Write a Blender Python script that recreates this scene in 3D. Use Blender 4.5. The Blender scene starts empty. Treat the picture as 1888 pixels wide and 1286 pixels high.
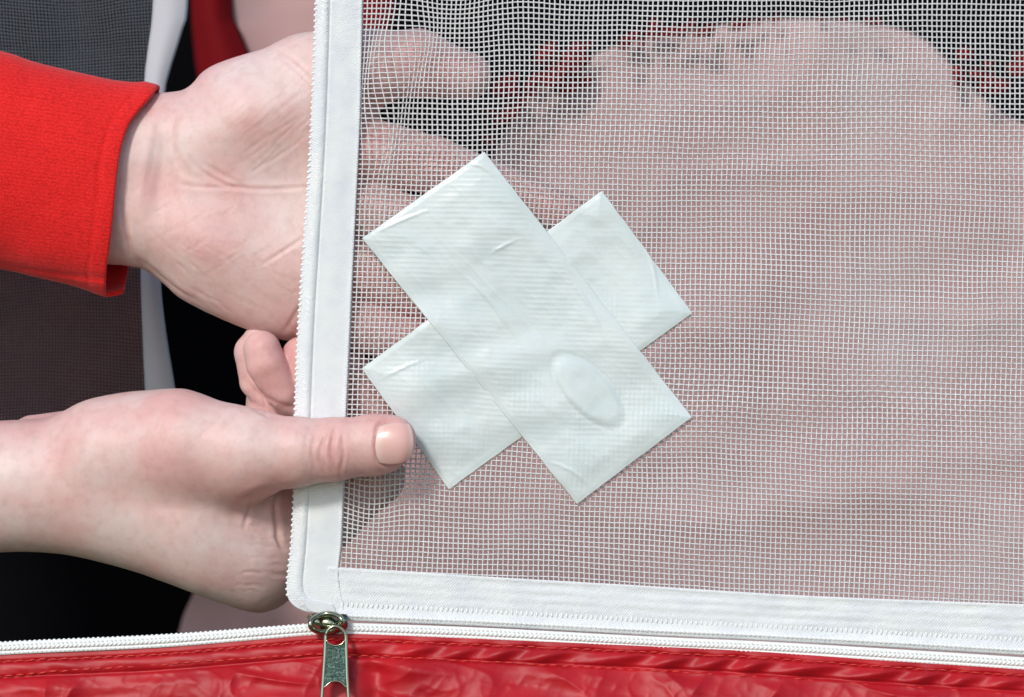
import bpy, bmesh, math, random
import numpy as np
random.seed(4); RNG = np.random.RandomState(7)
S = bpy.context.scene
C = S.collection
# ------------------------------------------------------------------ camera, world, sun, exposure
PX, D, Z0 = 6000.0, 0.70, 0.95          # 6 px of the photograph = 1 mm at the plane of the netting
def P(px, py, d):                        # photograph pixel + depth behind the netting (in the same px) -> world metres
    px = np.asarray(px, float); py = np.asarray(py, float); y = np.asarray(d, float)/PX
    s = (D+y)/D
    return np.stack(np.broadcast_arrays((px-944)/PX*s, y, Z0+(643-py)/PX*s), -1)
cam = bpy.data.cameras.new('camera'); co = bpy.data.objects.new('camera', cam); C.objects.link(co)
co.location = (0, -D, Z0); co.rotation_euler = (math.pi/2, 0, 0)
cam.sensor_width = 36; cam.lens = 36*D/(1888/PX); cam.clip_start = .01; cam.clip_end = 500
cam.dof.use_dof = True; cam.dof.focus_distance = D-.003; cam.dof.aperture_fstop = 16
S.camera = co
W = bpy.data.worlds.new('World'); S.world = W; W.use_nodes = True
nt = W.node_tree; sky = nt.nodes.new('ShaderNodeTexSky'); sky.sky_type = 'NISHITA'; sky.sun_disc = False
SUN_EL, SUN_AZ = math.radians(33), math.radians(-157)      # azimuth from +Y, clockwise: behind the camera's left shoulder
sky.sun_elevation = SUN_EL; sky.sun_rotation = SUN_AZ
nt.links.new(sky.outputs[0], nt.nodes['Background'].inputs[0]); nt.nodes['Background'].inputs[1].default_value = .15
sl = bpy.data.lights.new('sun', 'SUN'); sl.energy = 2.05; sl.angle = math.radians(9); sl.color = (1, .96, .9)
so = bpy.data.objects.new('sun', sl); C.objects.link(so)
sd = np.array([math.sin(SUN_AZ)*math.cos(SUN_EL), math.cos(SUN_AZ)*math.cos(SUN_EL), math.sin(SUN_EL)])
from mathutils import Vector
so.rotation_euler = Vector(sd).to_track_quat('Z', 'Y').to_euler(); so.location = (-1, -1, 3)
S.view_settings.view_transform = 'Standard'; S.view_settings.look = 'None'
S.view_settings.exposure = 0.06; S.view_settings.gamma = 1

# ------------------------------------------------------------------ helpers
def mesh_obj(name, V, F, mat=None, parent=None, smooth=True, F3=None):
    me = bpy.data.meshes.new(name); V = np.asarray(V, np.float32).reshape(-1, 3)
    loops = []; sizes = []
    for A in (F, F3):
        if A is not None and len(A):
            A = np.asarray(A, np.int32); loops.append(A.ravel()); sizes.append(np.full(len(A), A.shape[1], np.int32))
    loops = np.concatenate(loops); sizes = np.concatenate(sizes)
    me.vertices.add(len(V)); me.vertices.foreach_set('co', V.ravel())
    me.loops.add(len(loops)); me.loops.foreach_set('vertex_index', loops)
    me.polygons.add(len(sizes)); st = np.zeros(len(sizes), np.int32); st[1:] = np.cumsum(sizes)[:-1]
    me.polygons.foreach_set('loop_start', st); me.polygons.foreach_set('loop_total', sizes)
    me.polygons.foreach_set('use_smooth', np.full(len(sizes), smooth))
    me.update(calc_edges=True); me.validate()
    o = bpy.data.objects.new(name, me); C.objects.link(o)
    if mat: me.materials.append(mat)
    if parent: o.parent = parent
    return o
def attr(o, name, vals):
    a = o.data.attributes.new(name, 'FLOAT', 'POINT'); a.data.foreach_set('value', np.asarray(vals, np.float32).ravel())
def empty(name, loc):
    o = bpy.data.objects.new(name, None); C.objects.link(o); o.location = loc; o.empty_display_size = .01; return o
def keep(o, parent):                     # parent without moving
    o.parent = parent; o.matrix_parent_inverse = parent.matrix_world.inverted() if parent.type != 'EMPTY' else Vector((0,0,0)) and None
def child(o, parent):
    o.parent = parent
    from mathutils import Matrix
    o.matrix_parent_inverse = Matrix.Translation(-Vector(parent.location))
    return o
def tag(o, label, cat, group=None):
    o['label'] = label; o['category'] = cat
    if group: o['group'] = group
    return o
def grid_faces(n, m, wrap=False, off=0):
    i, j = np.meshgrid(np.arange(n-1), np.arange(m if wrap else m-1), indexing='ij'); i = i.ravel(); j = j.ravel(); k = (j+1) % m
    return np.stack([i*m+j, i*m+k, (i+1)*m+k, (i+1)*m+j], 1)+off
def curve(pts, n, closed=False):         # Catmull-Rom through points, n samples even in arc length
    p = np.asarray(pts, float); q = np.vstack([p[-1], p, p[0], p[1]]) if closed else np.vstack([2*p[0]-p[1], p, 2*p[-1]-p[-2]])
    out = []
    for i in range(1, len(q)-2):
        t = np.linspace(0, 1, 24, endpoint=False)[:, None]; a, b, c, d = q[i-1], q[i], q[i+1], q[i+2]
        out.append(.5*((2*b)+(-a+c)*t+(2*a-5*b+4*c-d)*t*t+(-a+3*b-3*c+d)*t**3))
    out.append(q[-2][None]); out = np.vstack(out)
    L = np.r_[0, np.cumsum(np.linalg.norm(np.diff(out, axis=0), axis=1))]
    s = np.linspace(0, L[-1], n)
    return np.stack([np.interp(s, L, out[:, k]) for k in range(out.shape[1])], 1)
_T = RNG.rand(256, 256)
def vnoise(x, y):
    xi = np.floor(x).astype(int); yi = np.floor(y).astype(int); fx = x-xi; fy = y-yi
    fx = fx*fx*(3-2*fx); fy = fy*fy*(3-2*fy)
    g = lambda a, b: _T[a & 255, b & 255]
    return (g(xi, yi)*(1-fx)+g(xi+1, yi)*fx)*(1-fy)+(g(xi, yi+1)*(1-fx)+g(xi+1, yi+1)*fx)*fy
def fbm(x, y, o=4):
    r = 0; a = 1; t = 0
    for k in range(o): r = r+a*vnoise(x*2**k+17*k, y*2**k+31*k); t += a; a *= .5
    return r/t-.5
def ridge(x, y, o=3):
    r = 0; a = 1; t = 0
    for k in range(o): r = r+a*(1-2*np.abs(vnoise(x*2**k+11*k, y*2**k+5*k)-.5))**3; t += a; a *= .5
    return r/t
def sst(a, b, x): t = np.clip((x-a)/(b-a), 0, 1); return t*t*(3-2*t)
def tube(path, rz, rd, sides=10, closed=False):      # path (n,3) in px space; section half sizes across and in depth
    p = np.asarray(path, float); n = len(p)
    t = np.gradient(p, axis=0) if not closed else np.roll(p, -1, 0)-np.roll(p, 1, 0)
    t /= np.linalg.norm(t, axis=1)[:, None]+1e-9
    dv = np.array([0, 0, 1.]); a = np.cross(t, dv); a /= np.linalg.norm(a, axis=1)[:, None]+1e-9; b = np.cross(a, t)
    th = np.linspace(0, 2*np.pi, sides, endpoint=False)
    rz = np.broadcast_to(rz, n); rd = np.broadcast_to(rd, n)
    V = p[:, None]+a[:, None]*(np.cos(th)[None, :, None]*rz[:, None, None])+b[:, None]*(np.sin(th)[None, :, None]*rd[:, None, None])
    F = grid_faces(n, sides, True)
    if closed:
        j = np.arange(sides); k = (j+1) % sides; F = np.vstack([F, np.stack([(n-1)*sides+j, (n-1)*sides+k, k, j], 1)])
    else:
        V = V.reshape(-1, 3); V = np.vstack([V, p[0], p[-1]])
        j = np.arange(sides); k = (j+1) % sides; c0 = n*sides
        F = np.vstack([F, np.stack([k, j, j*0+c0, j*0+c0], 1), np.stack([(n-1)*sides+j, (n-1)*sides+k, j*0+c0+1, j*0+c0+1], 1)])
    return V.reshape(-1, 3), F
def split34(F):
    deg = F[:, 2] == F[:, 3]; return F[~deg], F[deg][:, :3]
def px_obj(name, V, F, mat, parent=None, smooth=True):
    V = np.asarray(V); q, t = split34(np.asarray(F)); W_ = P(V[:, 0], V[:, 1], V[:, 2])
    o = mesh_obj(name, W_, q if len(q) else None, mat, None, smooth, t if len(t) else None)
    if parent is not None: child(o, parent)
    return o
def join(parts):
    Vs, Fs, off = [], [], 0
    for V, F in parts: Vs.append(V); Fs.append(F+off); off += len(V)
    return np.vstack(Vs), np.vstack(Fs)
def blobs(cs, ang, a, b, c, nu=7, nv=5):  # many small ellipsoids: centres (n,3), in-plane angle, half axes
    u = np.linspace(0, 2*np.pi, nu, endpoint=False); v = np.linspace(-np.pi/2+.25, np.pi/2-.25, nv)
    B = np.array([[np.cos(vv)*np.cos(uu)*a, np.sin(vv)*b, np.cos(vv)*np.sin(uu)*c] for vv in v for uu in u])
    ca, sa = np.cos(ang), np.sin(ang); ca = np.broadcast_to(ca, len(cs))[:, None]; sa = np.broadcast_to(sa, len(cs))[:, None]
    V = np.stack([B[None, :, 0]*ca-B[None, :, 1]*sa, B[None, :, 0]*sa+B[None, :, 1]*ca, np.broadcast_to(B[None, :, 2], (len(cs), len(B)))], -1)+np.asarray(cs)[:, None]
    F = grid_faces(nv, nu, True); caps = np.array([[0, 1, 2, 3], [0, 3, 4, 5], [0, 5, 6, 6]]) if nu == 7 else np.zeros((0, 4), int)
    F = np.vstack([F, caps, caps+(nv-1)*nu])
    n = len(B); return V.reshape(-1, 3), (F[None]+np.arange(len(cs))[:, None, None]*n).reshape(-1, 4)
def sheet(A, B, m, depth, mat, name, parent, thick=0, prof=None):  # ruled strip between two px edges
    n = len(A); t = np.linspace(0, 1, m); V = A[:, None]*(1-t)[None, :, None]+B[:, None]*t[None, :, None]
    dd = depth(V[..., 0], V[..., 1], t[None]) if callable(depth) else np.full(V.shape[:2], depth)
    dd = np.broadcast_to(dd, V.shape[:2]); V = np.concatenate([V, dd[..., None]], -1).reshape(-1, 3)
    o = px_obj(name, V, grid_faces(n, m), mat, parent)
    uv = np.stack(np.meshgrid(np.arange(n), t, indexing='ij'), -1).reshape(-1, 2)
    attr(o, 'across', uv[:, 1])
    L = np.r_[0, np.cumsum(np.linalg.norm(np.diff((A+B)/2, axis=0), axis=1))]; attr(o, 'along', np.repeat(L, m))
    if thick:
        md = o.modifiers.new('thickness', 'SOLIDIFY'); md.thickness = thick/PX; md.offset = 0
    return o
# ------------------------------------------------------------------ materials
def mat(name, col, rough=.5, **kw):
    m = bpy.data.materials.new(name); m.use_nodes = True; b = m.node_tree.nodes['Principled BSDF']
    b.inputs['Base Color'].default_value = (*col, 1); b.inputs['Roughness'].default_value = rough
    for k, v in kw.items(): b.inputs[k.replace('_', ' ')].default_value = v
    return m
def N(m, t, **kw):
    n = m.node_tree.nodes.new(t)
    for k, v in kw.items():
        if hasattr(n, k): setattr(n, k, v)
        else: n.inputs[k].default_value = v
    return n
def L(m, a, b): m.node_tree.links.new(a, b)
def bsdf(m): return m.node_tree.nodes['Principled BSDF']
def coords(m, scale=(1, 1, 1), rot=(0, 0, 0)):
    g = N(m, 'ShaderNodeNewGeometry'); mp = N(m, 'ShaderNodeMapping'); mp.inputs['Scale'].default_value = scale; mp.inputs['Rotation'].default_value = rot
    L(m, g.outputs['Position'], mp.inputs['Vector']); return mp.outputs[0]
def noise(m, vec, scale, detail=3, rough=.55):
    n = N(m, 'ShaderNodeTexNoise'); n.inputs['Scale'].default_value = scale; n.inputs['Detail'].default_value = detail; n.inputs['Roughness'].default_value = rough
    L(m, vec, n.inputs['Vector']); return n.outputs[0]
def ramp(m, fac, stops):
    r = N(m, 'ShaderNodeValToRGB'); e = r.color_ramp.elements
    while len(e) < len(stops): e.new(.5)
    for k, (p, c) in enumerate(stops): e[k].position = p; e[k].color = (*c, 1)
    L(m, fac, r.inputs[0]); return r.outputs[0]
def bump(m, h, strength, dist, prev=None):
    b = N(m, 'ShaderNodeBump'); b.inputs['Strength'].default_value = strength; b.inputs['Distance'].default_value = dist
    L(m, h, b.inputs['Height'])
    if prev is not None: L(m, prev, b.inputs['Normal'])
    return b.outputs[0]
def math_(m, op, a, b=None):
    n = N(m, 'ShaderNodeMath'); n.operation = op
    for k, v in enumerate((a, b)):
        if v is None: continue
        if isinstance(v, (int, float)): n.inputs[k].default_value = v
        else: L(m, v, n.inputs[k])
    return n.outputs[0]
def mixc(m, f, a, b, mode='MIX'):
    n = N(m, 'ShaderNodeMix'); n.data_type = 'RGBA'; n.blend_type = mode
    for k, v in ((0, f), (6, a), (7, b)):
        if isinstance(v, (int, float)): n.inputs[k].default_value = v
        elif isinstance(v, tuple): n.inputs[k].default_value = (*v, 1)
        else: L(m, v, n.inputs[k])
    return n.outputs[2]
def getattr_(m, name):
    a = N(m, 'ShaderNodeAttribute'); a.attribute_name = name; return a.outputs['Fac']

def skin_material(name, base, red):
    m = mat(name, base, .46); b = bsdf(m); v = coords(m); b.inputs['Roughness'].default_value = .48
    n1 = noise(m, v, 38, 3); n2 = noise(m, v, 330, 2, .6); n3 = noise(m, v, 1900, 3, .6)
    c = mixc(m, ramp(m, n1, [(.38, (0, 0, 0)), (.62, (1, 1, 1))]), base, tuple((.25*x+.75*y) for x, y in zip(base, red)))
    c = mixc(m, getattr_(m, 'blush_shade'), c, red)
    sp = ramp(m, n2, [(.3, (.9, .86, .85)), (.55, (1, 1, 1)), (.75, (1.0, .98, .97))])
    c = mixc(m, .8, c, sp, 'MULTIPLY'); L(m, c, b.inputs['Base Color'])
    b.inputs['Subsurface Weight'].default_value = .35; b.inputs['Subsurface Radius'].default_value = (1, .32, .18); b.inputs['Subsurface Scale'].default_value = .0035
    b.inputs['Specular IOR Level'].default_value = .42
    vs = coords(m, (1, 1, .35), (0, math.radians(38), 0)); fine = noise(m, vs, 1500, 3, .6)
    vo = N(m, 'ShaderNodeTexVoronoi'); vo.feature = 'DISTANCE_TO_EDGE'; vo.inputs['Scale'].default_value = 950; L(m, coords(m, (1, 1, .6), (0, math.radians(-30), 0)), vo.inputs['Vector'])
    h = bump(m, fine, .3, .00022); h = bump(m, n3, .28, .00014, h); h = bump(m, math_(m, 'MINIMUM', vo.outputs['Distance'], .14), .16, .0007, h)
    L(m, h, b.inputs['Normal']); return m
M = {}
M['skin'] = skin_material('skin', (.75, .592, .56), (.70, .38, .365))
M['skin_b'] = skin_material('skin_back_of_hand', (.735, .58, .545), (.68, .37, .35))
m = M['nail'] = mat('fingernail', (.70, .43, .38), .24, Specular_IOR_Level=.5); b = bsdf(m)
nv = getattr_(m, 'along'); c = ramp(m, nv, [(0, (.80, .60, .55)), (.22, (.74, .46, .42)), (.86, (.73, .44, .40)), (.93, (.80, .60, .53)), (1, (.78, .58, .52))]); L(m, c, b.inputs['Base Color'])
b.inputs['Subsurface Weight'].default_value = .2; b.inputs['Subsurface Scale'].default_value = .001
L(m, bump(m, noise(m, coords(m, (1, 1, 12)), 420, 2), .25, .0002), b.inputs['Normal'])

m = M['knit'] = mat('red_knit', (.66, .012, .012), .82, Sheen_Weight=.15, Specular_IOR_Level=.2); b = bsdf(m)
v = coords(m, (1, 1, 1.7)); n1 = noise(m, v, 1000, 2, .6); n2 = noise(m, coords(m), 60, 3)
wv = N(m, 'ShaderNodeTexVoronoi'); wv.inputs['Scale'].default_value = 1500; wv.inputs['Randomness'].default_value = .75; L(m, coords(m, (.75, .75, 1.35), (0, math.radians(-8), 0)), wv.inputs['Vector'])
c = ramp(m, wv.outputs['Distance'], [(.1, (.86, .022, .02)), (.55, (.72, .012, .012)), (.85, (.58, .008, .009))])
kw = N(m, 'ShaderNodeTexWave'); kw.bands_direction = 'Z'; kw.inputs['Scale'].default_value = 270; kw.inputs['Distortion'].default_value = 2.2; kw.inputs['Detail'].default_value = 2; L(m, coords(m, (1, 1, 1), (0, math.radians(-7), 0)), kw.inputs['Vector'])
c = mixc(m, .32, c, ramp(m, kw.outputs['Fac'], [(.1, (.62, .5, .5)), (.6, (1, 1, 1))]), 'MULTIPLY')
c = mixc(m, .5, c, ramp(m, n2, [(.3, (.88, .84, .84)), (.7, (1, 1, 1))]), 'MULTIPLY'); L(m, c, b.inputs['Base Color'])
h = bump(m, wv.outputs['Distance'], -.8, .0006); h = bump(m, n1, .4, .0004, h); L(m, h, b.inputs['Normal'])

def cloth_mix(m, fac):                   # thin cloth lets light through
    t = N(m, 'ShaderNodeBsdfTranslucent'); mx = N(m, 'ShaderNodeMixShader'); mx.inputs[0].default_value = fac
    b = bsdf(m); out = m.node_tree.nodes['Material Output']
    if b.inputs['Base Color'].is_linked: L(m, b.inputs['Base Color'].links[0].from_socket, t.inputs['Color'])
    else: t.inputs['Color'].default_value = b.inputs['Base Color'].default_value
    L(m, b.outputs[0], mx.inputs[1]); L(m, t.outputs[0], mx.inputs[2]); L(m, mx.outputs[0], out.inputs[0])
m = M['net'] = mat('white_netting', (.81, .80, .81), .3, Specular_IOR_Level=.55); cloth_mix(m, .18)
m = M['net_far'] = mat('grey_netting', (.19, .195, .22), .6); cloth_mix(m, .3)
m = M['tape'] = mat('white_woven_tape', (.80, .84, .86), .75, Specular_IOR_Level=.25); b = bsdf(m)
al = getattr_(m, 'along'); ac = getattr_(m, 'across')
w1 = math_(m, 'SINE', math_(m, 'MULTIPLY', al, 2*math.pi/4.9)); w2 = math_(m, 'SINE', math_(m, 'MULTIPLY', ac, 2*math.pi*13))
wv = math_(m, 'MULTIPLY', w1, w2); nz = noise(m, coords(m), 600, 3); n0 = noise(m, coords(m), 90, 3)
c = ramp(m, n0, [(.3, (.78, .82, .87)), (.5, (.85, .88, .90)), (.7, (.88, .91, .91))])
c = mixc(m, .2, c, ramp(m, math_(m, 'ADD', math_(m, 'MULTIPLY', wv, .5), .5), [(0, (.8, .82, .84)), (.6, (1, 1, 1))]), 'MULTIPLY'); L(m, c, b.inputs['Base Color'])
h = bump(m, wv, .4, .00018); h = bump(m, nz, .55, .0005, h); L(m, h, b.inputs['Normal']); cloth_mix(m, .12)
m = M['cord'] = mat('white_zipper_chain', (.82, .85, .85), .5); b = bsdf(m); L(m, bump(m, noise(m, coords(m), 900, 2), .4, .0003), b.inputs['Normal'])
m = M['patch'] = mat('pale_adhesive_tape', (.69, .765, .765), .30, Specular_IOR_Level=.5); b = bsdf(m)
n1 = noise(m, coords(m), 70, 4); n2 = noise(m, coords(m), 800, 3)
c = ramp(m, n1, [(.3, (.64, .73, .735)), (.55, (.69, .765, .765)), (.75, (.71, .775, .77))]); L(m, c, b.inputs['Base Color'])
rr = math_(m, 'ADD', math_(m, 'MULTIPLY', noise(m, coords(m), 120, 3), .34), .07); L(m, rr, b.inputs['Roughness'])
L(m, bump(m, n2, .18, .0003), b.inputs['Normal']); cloth_mix(m, .08)
m = M['nylon'] = mat('red_nylon', (.52, .007, .018), .46, Specular_IOR_Level=.45, Sheen_Weight=.12, Sheen_Roughness=.35); b = bsdf(m)
b.inputs['Sheen Tint'].default_value = (1, .75, .75, 1)
n1 = noise(m, coords(m), 60, 4); c = ramp(m, n1, [(.3, (.40, .004, .012)), (.6, (.52, .007, .015)), (.75, (.58, .012, .018))]); L(m, c, b.inputs['Base Color'])
vv = coords(m, (1, 1, 1), (0, math.radians(40), 0)); wt = N(m, 'ShaderNodeTexWave'); wt.inputs['Scale'].default_value = 700; wt.inputs['Distortion'].default_value = .5; L(m, vv, wt.inputs['Vector'])
h = bump(m, wt.outputs['Fac'], .12, .0002); h = bump(m, noise(m, coords(m), 260, 3, .5), .22, .0006, h); L(m, h, b.inputs['Normal']); cloth_mix(m, .15)
M['thread'] = mat('orange_red_thread', (.60, .035, .02), .5)
M['metal'] = mat('green_reflection_nickel', (.36, .40, .30), .17, Metallic=1)  # greenish base colour carries the grass reflection
m = M['enamel'] = mat('dark_textured_metal', (.10, .17, .135), .42, Metallic=.75); b = bsdf(m)
n1 = noise(m, coords(m), 1700, 3, .7); L(m, ramp(m, n1, [(.35, (.03, .055, .045)), (.55, (.10, .17, .14)), (.72, (.34, .48, .42))]), b.inputs['Base Color']); L(m, bump(m, n1, .9, .0006), b.inputs['Normal'])
m = M['lining'] = mat('dusty_pink_lining', (.47, .28, .275), .6, Sheen_Weight=.2); b = bsdf(m)
n1 = noise(m, coords(m), 9, 2); L(m, ramp(m, n1, [(.3, (.43, .24, .235)), (.55, (.48, .285, .28)), (.76, (.51, .36, .365))]), b.inputs['Base Color']); cloth_mix(m, .1)
M['far_red'] = mat('red_trim_cloth', (.15, .0014, .004), .8, Specular_IOR_Level=.15)
M['trim'] = mat('grey_white_trim', (.50, .50, .54), .7)
m = M['dark'] = mat('interior_shade_black', (.004, .004, .005), 1, Specular_IOR_Level=0); b = bsdf(m)
M['blue'] = mat('dark_blue_stand_in', (.018, .026, .036), .9, Specular_IOR_Level=.1)
m = bsdf(M['blue']); n1 = noise(M['blue'], coords(M['blue'], (3, 1, 1)), 14, 3); L(M['blue'], ramp(M['blue'], n1, [(.35, (.003, .005, .008)), (.65, (.016, .024, .036))]), m.inputs['Base Color'])
M['maroon'] = mat('dark_maroon_stand_in', (.030, .008, .008), .9, Specular_IOR_Level=.1)
m = M['grass'] = mat('green_ground', (.06, .11, .03), .9); n1 = noise(m, coords(m), 6, 5); L(m, ramp(m, n1, [(.3, (.05, .07, .03)), (.7, (.11, .14, .07))]), bsdf(m).inputs['Base Color'])

# ------------------------------------------------------------------ setting: ground and a backdrop sheet coloured black for the interior's shade
o = mesh_obj('ground', [(-60, -60, 0), (60, -60, 0), (60, 60, 0), (-60, 60, 0)], [(0, 1, 2, 3)], M['grass'], smooth=False); o['kind'] = 'structure'
x, z = np.meshgrid(np.linspace(-1.1, 1.1, 60), np.linspace(.02, 1.75, 40), indexing='ij')
y = .62+.02*np.sin(x*9)+.03*fbm(x*4, z*1.5)
o = mesh_obj('backdrop', np.stack([x, y, z], -1), grid_faces(60, 40), M['dark']); o['kind'] = 'structure'

# ------------------------------------------------------------------ shape of the netting flap
PIN = [(1088, 722, 46, 34, 50)]
def wrinkle(x, y):
    dx = np.zeros_like(x); dy = np.zeros_like(x); dd = np.zeros_like(x)
    a = np.array([762., 30.]); b_ = np.array([640., 350.]); l = np.linalg.norm(b_-a); u = (b_-a)/l; nrm = np.array([-u[1], u[0]])
    s = ((x-a[0])*u[0]+(y-a[1])*u[1])/l; q = (x-a[0])*nrm[0]+(y-a[1])*nrm[1]
    w = sst(-.15, .2, s)*(1-sst(.7, 1.1, s)); g = np.exp(-(q/34)**2)
    dx += -26*w*(q/34)*g; dd += -16*w*g
    top = np.exp(-np.clip(y+40, 0, None)/110.)
    dy += top*(7*np.sin(x/58.)+5*np.sin(x/33.+1))*np.exp(-((x-860)/330.)**2)
    dx += top*4*np.sin(x/40.+y/50.)*np.exp(-((x-860)/300.)**2)
    dy += 1.3*np.sin(x/101.+y/160.)+.6*np.sin(x/61.-y/87.)+1.2*fbm(x/40., y/60.+20, 2); dx += 1.0*np.sin(y/83.+x/190.)+1.*np.sin(y/37.-x/120.)
    nf = fbm(x/170.+3, y/120.+9, 3); dy += 8*nf; dx += 4.5*fbm(x/150.+40, y/150.+2, 3)
    dd += 26*fbm(x/260.+8, y/210., 3)+3.5*np.sin((x*.35+y)/34.)*sst(950, 1300, x)*sst(250, 600, y)+2*np.sin(y/17.+x/60.)*sst(.1, .3, fbm(x/220.+60, y/160., 2)+.15)
    e = np.exp(-((x-690)/90.)**2-((y-930)/55.)**2); dy += 12*e*np.sin((x-620)/38.); dd += 12*e
    dd = dd*sst(640, 780, x)*(1-sst(960, 1070, y-.05*(x-625)))
    dd += 0
    return dx, dy, dd
def flap(u, v):
    k = np.exp(-np.clip(u-620, 0, None)/1050.); vv = np.clip(v/1047., -.3, 1.1)
    x = u-43*vv*k; y = v+.053*(u-625)*np.clip(vv, 0, None)
    dx, dy, dd = wrinkle(x, y); ed = sst(645, 700, x)
    return x+dx*ed, y+dy*sst(-30, 40, 1060-v), dd
def net(us, vs, f, step, r, name, mt, parent):
    parts = []
    vr = np.arange(vs[0], vs[-1]+step, step); ur = np.arange(us[0], us[-1]+step, step)
    Vs, Fs, off = [], [], 0
    for kind, fixed, run in (('w', us, vr), ('h', vs, ur)):
        A, B = np.meshgrid(fixed, run, indexing='ij'); X, Y, Dd = f(A, B) if kind == 'w' else f(B, A)
        wob = 1.1*np.sin(np.pi*B/9.05+(np.arange(len(fixed))[:, None])*np.pi)
        Dd = Dd+wob*.8; jit = .12*RNG.randn(*X.shape)
        Pn = np.stack([X+jit*(kind == 'w'), Y+jit*(kind == 'h'), Dd], -1)
        ax = np.array([1., 0, 0]) if kind == 'w' else np.array([0, 1., 0]); n, mm = X.shape
        rad = r*(1+.07*RNG.randn(n, 1)).clip(.85, 1.2)
        sec = [(1, 0), (.0, -1), (-1, 0), (0, 1)]
        V = np.stack([Pn+rad[..., None]*(c*ax+np.array([0, 0, s*.8])) for c, s in sec], 2)   # n,mm,4,3
        F = grid_faces(mm, 4, True); F = (F[None]+(np.arange(n)*mm*4)[:, None, None]).reshape(-1, 4)
        if kind == 'w': F = F[:, ::-1]
        Vs.append(V.reshape(-1, 3)); Fs.append(F+off); off += V.size//3
    o = px_obj(name, np.vstack(Vs), np.vstack(Fs), mt, parent); o['kind'] = 'stuff'; return o
Lg = curve([(586, -260), (582, 0), (577, 150), (570, 300), (560, 450), (550, 600), (545, 720), (543, 800), (542, 900), (537, 1000), (531, 1055), (529, 1088), (534, 1108), (550, 1122), (575, 1130), (606, 1134)], 320)
Rg = curve([(676, -260), (668, 0), (664, 200), (655, 400), (647, 560), (641, 690), (637, 780), (633, 900), (629, 1000), (624, 1046), (626, 1080), (636, 1134)], 320)
mf = empty('mesh_flap', P(944, 500, 0).tolist())
tag(mf, 'white see-through mesh flap edged with white zipper tape, held open at its left edge', 'mesh flap')
net(np.arange(606, 2260, 9.05), np.arange(-262, 1064, 9.4), flap, 4.6, 1.42, 'netting', M['net'], mf)
def side_depth(x, y, t):
    return -3-5*np.exp(-((t-.2)/.11)**2)+3.5*np.exp(-((t-.31)/.022)**2)-1.5*np.exp(-((t-.97)/.03)**2)-1.2*np.exp(-((t-.62)/.2)**2)+2.4*fbm(x/40., y/55.)
st = sheet(Lg, Rg, 44, side_depth, M['tape'], 'zipper_tape', mf, 3)
# coil teeth standing out of the left edge
pt = curve(Lg[:300], 128); tg = np.gradient(pt, axis=0); an = np.arctan2(tg[:, 1], tg[:, 0])-np.pi/2
cs = np.stack([pt[:, 0]+.6, pt[:, 1], np.full(len(pt), -3.)], 1)
V, F = blobs(cs+RNG.randn(*cs.shape)*.25, an, 4.2, 3.0, 3.4); o = px_obj('zipper_teeth', V, F, M['cord'], mf); o['kind'] = 'stuff'; 
inn = Lg[:312]+(Rg[:312]-Lg[:312])*.19; pt = curve(inn, 134); tg = np.gradient(pt, axis=0); an = np.arctan2(tg[:, 1], tg[:, 0])-np.pi/2+.5
V, F = blobs(np.stack([pt[:, 0], pt[:, 1], np.full(len(pt), -8.)], 1), an, 7., 3.2, 1.2); o = px_obj('chain_stitching', V, F, M['cord'], mf); o['kind'] = 'stuff'
# bottom tape and the upper half of the closed zipper
Tb = curve([(604, 1046), (640, 1048), (900, 1064), (1193, 1081), (1487, 1099), (1888, 1115), (2260, 1132)], 330)
GRO = [(590, 1141), (640, 1144), (900, 1155), (1200, 1171), (1400, 1180), (1640, 1193), (1888, 1208), (2260, 1232)]
Gb = curve(GRO, 330)
def bot_depth(x, y, t):
    return -3.2-1.5*np.exp(-((t-.03)/.03)**2)-.35*np.sin(t*34)*sst(.05, .2, t)-4*np.exp(-((t-.9)/.08)**2)+3*fbm(x/120., y/18.)
bt = sheet(Tb, Gb, 40, bot_depth, M['tape'], 'zipper_tape', mf, 3)
mid = Tb+(Gb-Tb)*.70; pt = curve(mid, 182)[4:]; V, F = blobs(np.stack([pt[:, 0], pt[:, 1], np.full(len(pt), -5.4)], 1), .04, 2.2, 4.5, 1.0)
o = px_obj('tape_stitching', V, F, M['cord'], mf); o['kind'] = 'stuff'
pt = curve(Gb[8:]-[0, 8], 190); V, F = blobs(np.stack([pt[:, 0], pt[:, 1], np.full(len(pt), -8.6)], 1), .5, 5.5, 2.4, 2.4)
V2, F2 = tube(np.c_[Gb[6:]-[0, 8], np.full(len(Gb)-6, -1.5)], 8, 5.2, 10); V, F = join([(V, F), (V2, F2)])
o = px_obj('zipper_chain', V, F, M['cord'], mf); o['kind'] = 'stuff'
# folded corner of the tape
cA = curve([(552, 1103), (575, 1108), (614, 1115)], 20); cB = curve([(572, 1128), (590, 1131), (622, 1132)], 20)
sheet(cA, cB, 10, -8, M['tape'], 'tape_fold', mf, 3)

def poly_dist(X, Y, pts, n=60):
    q = curve(pts, n); d = np.full(X.shape, 1e9); par = np.zeros(X.shape)
    for i in range(len(q)-1):
        ex, ey = q[i+1]-q[i]; t = np.clip(((X-q[i, 0])*ex+(Y-q[i, 1])*ey)/(ex*ex+ey*ey+1e-9), 0, 1)
        e = (X-q[i, 0]-t*ex)**2+(Y-q[i, 1]-t*ey)**2; w = e < d; d = np.where(w, e, d); par = np.where(w, (i+t)/(len(q)-1), par)
    return np.sqrt(d), par
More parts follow.
